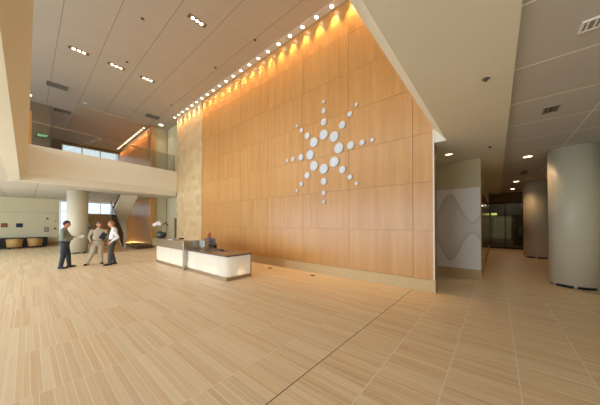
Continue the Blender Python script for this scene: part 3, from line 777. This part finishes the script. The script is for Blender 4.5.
for sx in (1.54,1.96):
    for sy in (23.45,23.88): MB().cyl((sx,sy,0), .015, .38, 8).build('leg', M_STEEL, cr_)
l = bpy.data.lights.new('room_light', 'POINT'); l.energy = 25; l.color = (1,.85,.6); l.shadow_soft_size = .2
o = bpy.data.objects.new('room_light', l); COL.objects.link(o); o.location = (.8,23.2,3.2)

# ------------------------------------------------------------------ people
def remesh(m, vox, it=4):
    me = bpy.data.meshes.new('t'); bmesh.ops.recalc_face_normals(m.bm, faces=list(m.bm.faces)); m.bm.to_mesh(me); m.bm.free()
    o = bpy.data.objects.new('t', me); COL.objects.link(o)
    r = o.modifiers.new('r', 'REMESH'); r.mode = 'VOXEL'; r.voxel_size = vox; r.use_smooth_shade = True
    if it:
        s_ = o.modifiers.new('s', 'SMOOTH'); s_.iterations = it; s_.factor = .5
    dg = bpy.context.evaluated_depsgraph_get(); ev = bpy.data.meshes.new_from_object(o.evaluated_get(dg))
    bpy.data.objects.remove(o)
    n = MB(); n.bm.free(); n.bm = bmesh.new(); n.bm.from_mesh(ev)
    for f in n.bm.faces: f.smooth = True
    return n
def head_shape(m, c, R, infl=0.0, keep=None):
    t = bmesh.new(); bmesh.ops.create_uvsphere(t, u_segments=40, v_segments=28, radius=1)
    for v in t.verts:
        x, y, z = v.co
        sx, sy, sz = .079, .098, .122
        if z > .5: sx *= 1+.10*(z-.5)*2*(1-abs(x)); sz *= .97
        if z < 0:
            k = min(1, -z*1.1); sx *= 1-.30*k; 
            if y > 0: sy *= 1-.06*k
            else: sy *= 1-.36*k
        p = Vector((x*sx, y*sy, z*sz))
        if y > 0 and infl == 0:
            for ex_ in (-1,1):
                dd = ((p.x-ex_*.032)**2+(p.z-.0)**2)**.5
                p.y -= .009*max(0, 1-dd/.026)
            dd = abs(p.z+.105); p.y += .006*max(0, 1-dd/.02)          # chin
            dd = abs(p.z-.028); p.y += .003*max(0, 1-dd/.014)*max(0, 1-abs(p.x)/.06)   # brow
        if infl: p += Vector((x,y,z)).normalized()*infl
        v.co = p
    if infl == 0:
        mm = MB(); mm.bm.free(); mm.bm = t
        mm.cone((0,.088,.012),(0,.103,-.030),.009,.0145,10,ball=True)
        for s_ in (-1,1): mm.ell((s_*.011,.100,-.034),(.008,.010,.008),8,6)
        mm.ell((0,.090,-.062),(.024,.010,.009),12,8)
        for s_ in (-1,1): mm.ell((s_*.078,-.008,-.008),(.009,.020,.032),12,8)
    for v in t.verts: v.co *= 1.06
    return m.merge(t, Matrix.Translation(c) @ R) if not keep else t
def hand(m, w_, dr, nr, side, curl=.5, s_=1.0):
    # w_: wrist point, dr: pointing direction, nr: palm normal (fingers close towards it), side: direction to the thumb
    dr = Vector(dr).normalized(); nr = Vector(nr); nr = (nr-dr*nr.dot(dr)).normalized(); sd = dr.cross(nr)
    if sd.dot(Vector(side)) < 0: sd = -sd
    w_ = Vector(w_)
    M_ = Matrix((( sd.x, nr.x, dr.x, 0),( sd.y, nr.y, dr.y, 0),( sd.z, nr.z, dr.z, 0),(0,0,0,1)))
    m.ell(w_+dr*.05*s_, (.042*s_,.016*s_,.055*s_), 14, 10, M_)
    for k, (o_, L) in enumerate(((.030,.072),(.010,.080),(-.011,.074),(-.030,.058))):
        p = w_+dr*.088*s_+sd*o_*s_; a = curl*.6
        for q, fr in enumerate((.45,.32,.23)):
            v = dr*math.cos(a)+nr*math.sin(a); e = p+v*L*fr*s_; m.cone(p, e, (.0098-q*.0008)*s_, (.0092-q*.0008)*s_, 8, ball=True); p = e; a += curl*.8
    p = w_+dr*.025*s_+sd*.032*s_; v = (dr*.6+sd*.7+nr*.35).normalized(); e = p+v*.045*s_; m.cone(p, e, .013*s_, .011*s_, 8, ball=True)
    v = (dr*.85+sd*.2+nr*.4).normalized(); m.cone(e, e+v*.032*s_, .011*s_, .009*s_, 8, ball=True)
def person(label, loc, rz, c):
    t = thing('person', loc, label, 'person', local=True)
    H = Vector(c['hip']); Cc = Vector(c['chest']); Nk = Vector(c['neck']); Hd = Vector(c['head']); bel = c.get('belly', 0)
    sw_ = c.get('sw', .185); hw = .095
    tw = c.get('twist', 0); ct, st_ = math.cos(tw), math.sin(tw)
    sh = [Cc+Vector((s_*sw_*ct, s_*sw_*st_, .088)) for s_ in (-1,1)]
    hips = [H+Vector((s_*hw,0,-.02)) for s_ in (-1,1)]
    el, hn, kn, an = [Vector(q) for q in c['elbow']], [Vector(q) for q in c['wrist']], [Vector(q) for q in c['knee']], [Vector(q) for q in c['ankle']]
    def torso(m, g, z0=-.10, top=True):
        mid = (H+Cc)/2
        up = (Cc-H).normalized()
        R = [(H+up*z0, .150+g, .105+g), (H+up*.05, .158+g, .116+g+bel*.3), (H+up*.14+Vector((0,bel*.35,0)), .160+g+bel*.4, .120+g+bel*.7), (mid+Vector((0,bel*.5,0)), .155+g+bel*.5, .120+g+bel*.8),
             (Cc-up*.04+Vector((0,bel*.2,0)), .172+g, .122+g+bel*.3), (Cc+up*.07, sw_+g, .112+g), (Cc+up*.115, sw_*.96+g, .098+g), (Cc+up*.150, sw_*.70+g, .084+g), (Cc+up*.178, .090+g, .074+g), (Nk-Vector((0,0,.015)), .065+g*.6, .062+g*.6)]
        m.loft([(tuple(q), a, b) for q, a, b in R])
        for s_, i in ((-1,0),(1,1)): m.ell(sh[i]+Vector((0,0,-.015)), (.062+g, .062+g, .060+g), 16, 10)
    # body (one continuous surface)
    m = MB(); torso(m, -.022)
    R3 = Matrix.Rotation(c['head_yaw'], 4, 'Z') @ Matrix.Rotation(c.get('head_pitch', 0), 4, 'X')
    m.cone(Nk+Vector((0,0,-.05)), Hd+Vector((0,-.015,-.05)), .060, .056, 16, ball=True)
    head_shape(m, Hd, R3)
    for i in (0,1):
        m.cone(sh[i], el[i], .042, .034, 14, ball=True); m.cone(el[i], hn[i], .035, .024, 14, ball=True)
        m.cone(hips[i], kn[i], .072, .048, 14, ball=True); m.cone(kn[i], an[i], .046, .032, 14, ball=True)
        d_, n_, s_, cu = c['hand'][i]; hand(m, hn[i], d_, n_, s_, cu, 1.05)
        m.ell(an[i]+Vector((0,.05,-.045)), (.035,.10,.028), 12, 8)
    b = remesh(m, .0065, 3)
    inv = (Matrix.Translation(Hd) @ R3).inverted()
    for f in b.bm.faces:
        p = inv @ f.calc_center_median()
        if p.y > .05:
            if abs(abs(p.x)-.032) < .015 and abs(p.z) < .0065: f.material_index = 1 if abs(abs(p.x)-.032) < .006 else 2
            elif abs(p.x) < .024 and abs(p.z+.062) < .006 and p.y > .08: f.material_index = 3
            elif abs(abs(p.x)-.032) < .022 and .018 < p.z < .026 and p.y > .06: f.material_index = 4
    b.build('body', [c['skin'], M_EYE, M_EYEW, M_LIP, c['hairm']], t)
    # shirt
    m = MB(); torso(m, .0, .02)
    for i in (0,1):
        m.cone(sh[i], el[i], .060, .052, 16, ball=True); m.cone(el[i], el[i]+(hn[i]-el[i])*.96, .050, .036, 16, ball=True)
    s2 = remesh(m, .011, 8)
    s2.build('shirt', c['shirt'], t)
    mm = MB(); mm.loft([(tuple(Nk+Vector((0,-.004,-.03))), .078, .078), (tuple(Nk+Vector((0,.0,.0))), .068, .070), (tuple(Nk+Vector((0,-.004,.022))), .064, .066)]); mm.build('collar', c['shirt'], t)
    # trousers
    m = MB(); up = (Cc-H).normalized()
    m.loft([(tuple(H+Vector((0,0,-.16))), .155, .115), (tuple(H+Vector((0,-.005,-.06))), .172, .135), (tuple(H+up*.03), .166, .127+bel*.25), (tuple(H+up*.085), .163+bel*.1, .124+bel*.35)])
    for i in (0,1):
        m.cone(hips[i]+Vector((0,0,-.03)), kn[i], .104, .082, 18, ball=True); m.cone(kn[i], an[i]+Vector((0,0,.0)), .080, .064, 18, ball=True)
        m.cone(an[i]+Vector((0,0,.03)), an[i]+Vector((0,.012,-.035)), .058, .062, 18)
    remesh(m, .011, 4).build('trousers', c['trousers'], t)
    m = MB(); q = H+up*.085; m.loft([(tuple(q-up*.018), .170+bel*.1, .131+bel*.35), (tuple(q+up*.018), .169+bel*.1, .130+bel*.35)], 32)
    bl = m.build('belt', M_DARK, t)
    MB().bbox(q.x-.02, q.x+.02, q.y+.128+bel*.35, q.y+.137+bel*.35, q.z-.017, q.z+.017, .003).build('buckle', M_STEEL, bl)
    for i in (0,1):
        a = c['toe'][i]; Rz = Matrix.Translation((an[i].x, an[i].y, an[i].z-.085)) @ Matrix.Rotation(a, 4, 'Z'); mm = MB()
        mm.ell((0,.06,.035), (.048,.15,.042), 18, 10); mm.ell((0,-.03,.05), (.042,.06,.05), 14, 8); mm.ell((0,.05,.012), (.052,.155,.014), 18, 6)
        m = MB(); m.merge(mm.bm, Rz); r_ = remesh(m, .008, 2)
        for v in r_.bm.verts: v.co.z = max(v.co.z, an[i].z-.083)
        r_.build('shoe', c['shoe'], t)
    if c.get('hair', True):
        h = MB(); tt = head_shape(h, Hd, R3, .012, True)
        lowest = c.get('hairline', .045)
        for v in tt.verts:       # pull the face and neck area back inside the skull
            p = v.co
            line = lowest+.016 if p.y > .055 else (lowest+.016 - (.055-p.y)*1.05)
            p *= 1 + .018*math.sin(p.x*160+p.y*90)*math.sin(p.z*120+p.y*140)
            if p.z < line: v.co = Vector((p.x*.76, p.y*.78, p.z*.88))
        h.merge(tt, Matrix.Translation(Hd) @ R3); remesh(h, .007, 2).build('hair', c['hairm'], t)
    if c.get('tie'):
        m = MB(); pr2 = [(Nk+Vector((0,.066,-.005)), .016), (Nk+Vector((0,.082,-.05)), .024), (Cc+Vector((0,.120,.03)), .028), ((H+Cc)/2+Vector((0,.128,.0)), .034), (H+up*.11+Vector((0,.132,0)), .036), (H+up*.085+Vector((0,.132,0)), .006)]
        V = [[m.bm.verts.new(q+Vector((sx_*w2,dy,0))) for sx_, dy in ((-1,0),(1,0),(1,.008),(-1,.008))] for q, w2 in pr2]
        for A, B in zip(V, V[1:]):
            for i in range(4): m._f([A[i], A[(i+1)%4], B[(i+1)%4], B[i]])
        m._f(V[0][::-1]); m._f(V[-1]); m.build('tie', plain('dark_tie', (60,44,60), .6), t)
    t.location = loc; t.rotation_euler = (0,0,rz)
    return t, t
M_SKIN = plain('skin_light', (214,150,118), .5, 0, .3, .06, 20); M_SKIN2 = plain('skin_ruddy', (206,134,104), .5, 0, .3, .06, 20); M_SKIN3 = plain('skin_tanned', (204,134,100), .45, 0, .35, .06, 20)
M_EYE = plain('iris_dark', (40,30,24), .3); M_EYEW = plain('eye_white', (226,220,214), .4); M_LIP = plain('lips', (170,92,80), .5)
M_HAIRD = plain('hair_dark_brown', (52,36,28), .6, 0, .3, .3, 60); M_HAIRG = plain('hair_grey', (104,92,84), .6, 0, .3, .3, 60); M_HAIRB = plain('hair_sandy', (150,118,84), .6, 0, .3, .3, 60)
def cloth(name, rgb): return plain(name, rgb, .85, 0, .15, .08, 40)
SHOE = plain('black_leather', (26,24,24), .35)
base = dict(hip=(0,0,.93), chest=(0,0,1.30), neck=(0,-.005,1.50), head=(0,.03,1.655), head_yaw=0, toe=(.15,-.15), shoe=SHOE)
def P(**k): d_ = dict(base); d_.update(k); return d_
person('man in grey-green shirt and dark trousers holding papers, left of the three', (-12.5,.98,0), math.radians(-14), P(
    skin=M_SKIN2, hairm=M_HAIRD, shirt=cloth('sage_shirt', (126,130,116)), trousers=cloth('slate_trousers', (62,68,72)), belly=.10,
    hip=(0,-.02,.94), chest=(0,-.04,1.32), neck=(0,-.02,1.52), head=(0,.03,1.665), head_yaw=math.radians(-8), sw=.215,
    knee=((-.12,.05,.50),(.13,-.04,.50)), ankle=((-.14,.08,.085),(.15,-.10,.085)),
    elbow=((-.28,.0,1.17),(.28,-.03,1.16)), wrist=((-.13,.19,1.18),(.15,.20,1.17)),
    hand=(((.35,.9,.05),(.2,-.1,-1),(.9,0,.2),.7),((-.3,.9,.05),(-.2,-.1,-1),(-.9,0,.2),.7))))
person('man in beige shirt and khaki trousers with a blue folder, middle of the three', (-12.72,1.98,0), math.radians(-92), P(
    skin=M_SKIN2, hairm=M_HAIRG, shirt=cloth('beige_shirt', (206,194,172)), trousers=cloth('khaki_trousers', (196,184,160)), belly=.08,
    hip=(.03,0,.92), chest=(.0,-.02,1.29), neck=(.0,-.01,1.49), head=(.0,.04,1.64), head_yaw=math.radians(12), sw=.21,
    knee=((-.04,.06,.49),(.20,.08,.50)), ankle=((-.08,.04,.085),(.36,.06,.085)), toe=(.15,-.6),
    elbow=((-.27,-.04,1.14),(.30,-.08,1.14)), wrist=((-.20,.17,1.10),(.25,.04,.94)),
    hand=(((.75,.35,.25),(.1,-.9,.1),(0,.2,1),.55),((-.10,.15,-.95),(-1,0,-.1),(0,1,0),.45))))
person('man in white shirt and grey trousers, hand in pocket, right of the three', (-12.04,2.29,0), math.radians(170), P(
    skin=M_SKIN, hairm=M_HAIRB, shirt=cloth('white_shirt', (236,232,230)), trousers=cloth('grey_trousers', (84,82,82)), belly=.01, tie=True,
    hip=(0,.0,.94), chest=(0,-.05,1.32), neck=(0,-.03,1.52), head=(0,.03,1.665), head_yaw=math.radians(5),
    knee=((.0,.0,.50),(0,0,.5)) and ((-.11,.05,.50),(.12,.02,.50)), ankle=((-.12,.08,.085),(.13,-.08,.085)),
    elbow=((-.27,-.18,1.13),(.27,-.14,1.12)), wrist=((-.205,.02,.96),(.19,.06,.98)),
    hand=(((.2,.55,-.7),(.8,0,-.2),(0,1,0),.5),((.0,.45,-.8),(-.9,0,-.2),(0,1,0),.5))))
# receptionist, seated
rc = person('bald seated receptionist in a blue-grey shirt behind the low desk, arms folded', (-9.58,5.22,0), math.radians(-140), P(
    skin=M_SKIN3, hairm=M_HAIRD, hair=False, shirt=cloth('bluegrey_shirt', (120,122,146)), trousers=cloth('navy_trousers', (40,42,54)), belly=.02,
    hip=(0,.0,.54), chest=(0,.06,.90), neck=(0,.07,1.07), head=(0,.12,1.20), head_yaw=math.radians(-15), head_pitch=-.1,
    knee=((-.12,.42,.54),(.12,.42,.54)), ankle=((-.12,.42,.085),(.12,.42,.085)), toe=(0,0),
    elbow=((-.26,.16,.77),(.33,.22,.80)), wrist=((-.04,.32,.84),(.10,.36,.82)),
    hand=(((.9,.05,.1),(0,-1,0),(0,0,1),.5),((-.9,.05,.0),(0,-1,0),(0,0,1),.5))))
och = thing('office_chair', (0,0,0), 'dark office chair under the seated receptionist behind the low desk', 'office chair', local=True)
MB().bbox(-.24,.24,-.22,.24,.36,.43,.03).build('seat', M_DARK, och)
MB().bbox(-.19,.19,-.30,-.25,.50,.78,.02).build('backrest', M_DARK, och)
MB().bbox(-.03,.03,-.31,-.27,.36,.52,.005).build('back_support', M_STEEL, och)
MB().cyl((0,0,.08), .025, .28, 14).build('column', M_STEEL, och)
for k in range(5):
    a = k*2*PI/5+.3; g = MB().cone((0,0,.10), (.28*math.cos(a),.28*math.sin(a),.06), .022, .014, 8).build('base_arm', M_STEEL, och)
    MB().ell((.28*math.cos(a),.28*math.sin(a),.028), (.028,.028,.028), 12, 8).build('caster', M_DARK, g)
och.location = (-9.58,5.22,0); och.rotation_euler = (0,0,math.radians(-140))
# what the men hold
def held(name, mbf, mat, base_loc, rz, label, cat):
    o = mbf.build(name, mat); q = Matrix.Translation(base_loc) @ Matrix.Rotation(rz, 4, 'Z')
    o.matrix_world = q @ Matrix.Translation(ORG[o.name]); return tag(o, label, cat)
def tilted(sx, sy, sz, c, rot):
    m = MB(); t = MB(); t.bbox(-sx/2, sx/2, -sy/2, sy/2, -sz/2, sz/2, min(sx,sy,sz)*.3, 1)
    m.merge(t.bm, Matrix.Translation(c) @ rot); return m
held('paper_sheet', tilted(.15,.21,.004,(.02,.41,1.17), Matrix.Rotation(.55,4,'Y') @ Matrix.Rotation(.25,4,'X')), M_PAPER, (-12.5,.98,0), math.radians(-14), 'white papers held out by the man in the grey-green shirt', 'papers')
held('folder', tilted(.20,.028,.27,(-.11,.245,1.17), Matrix.Rotation(-.55,4,'Y')), plain('dark_blue_folder', (36,44,66), .4), (-12.72,1.98,0), math.radians(-92), 'dark blue folder held to the chest by the man in beige', 'folder')
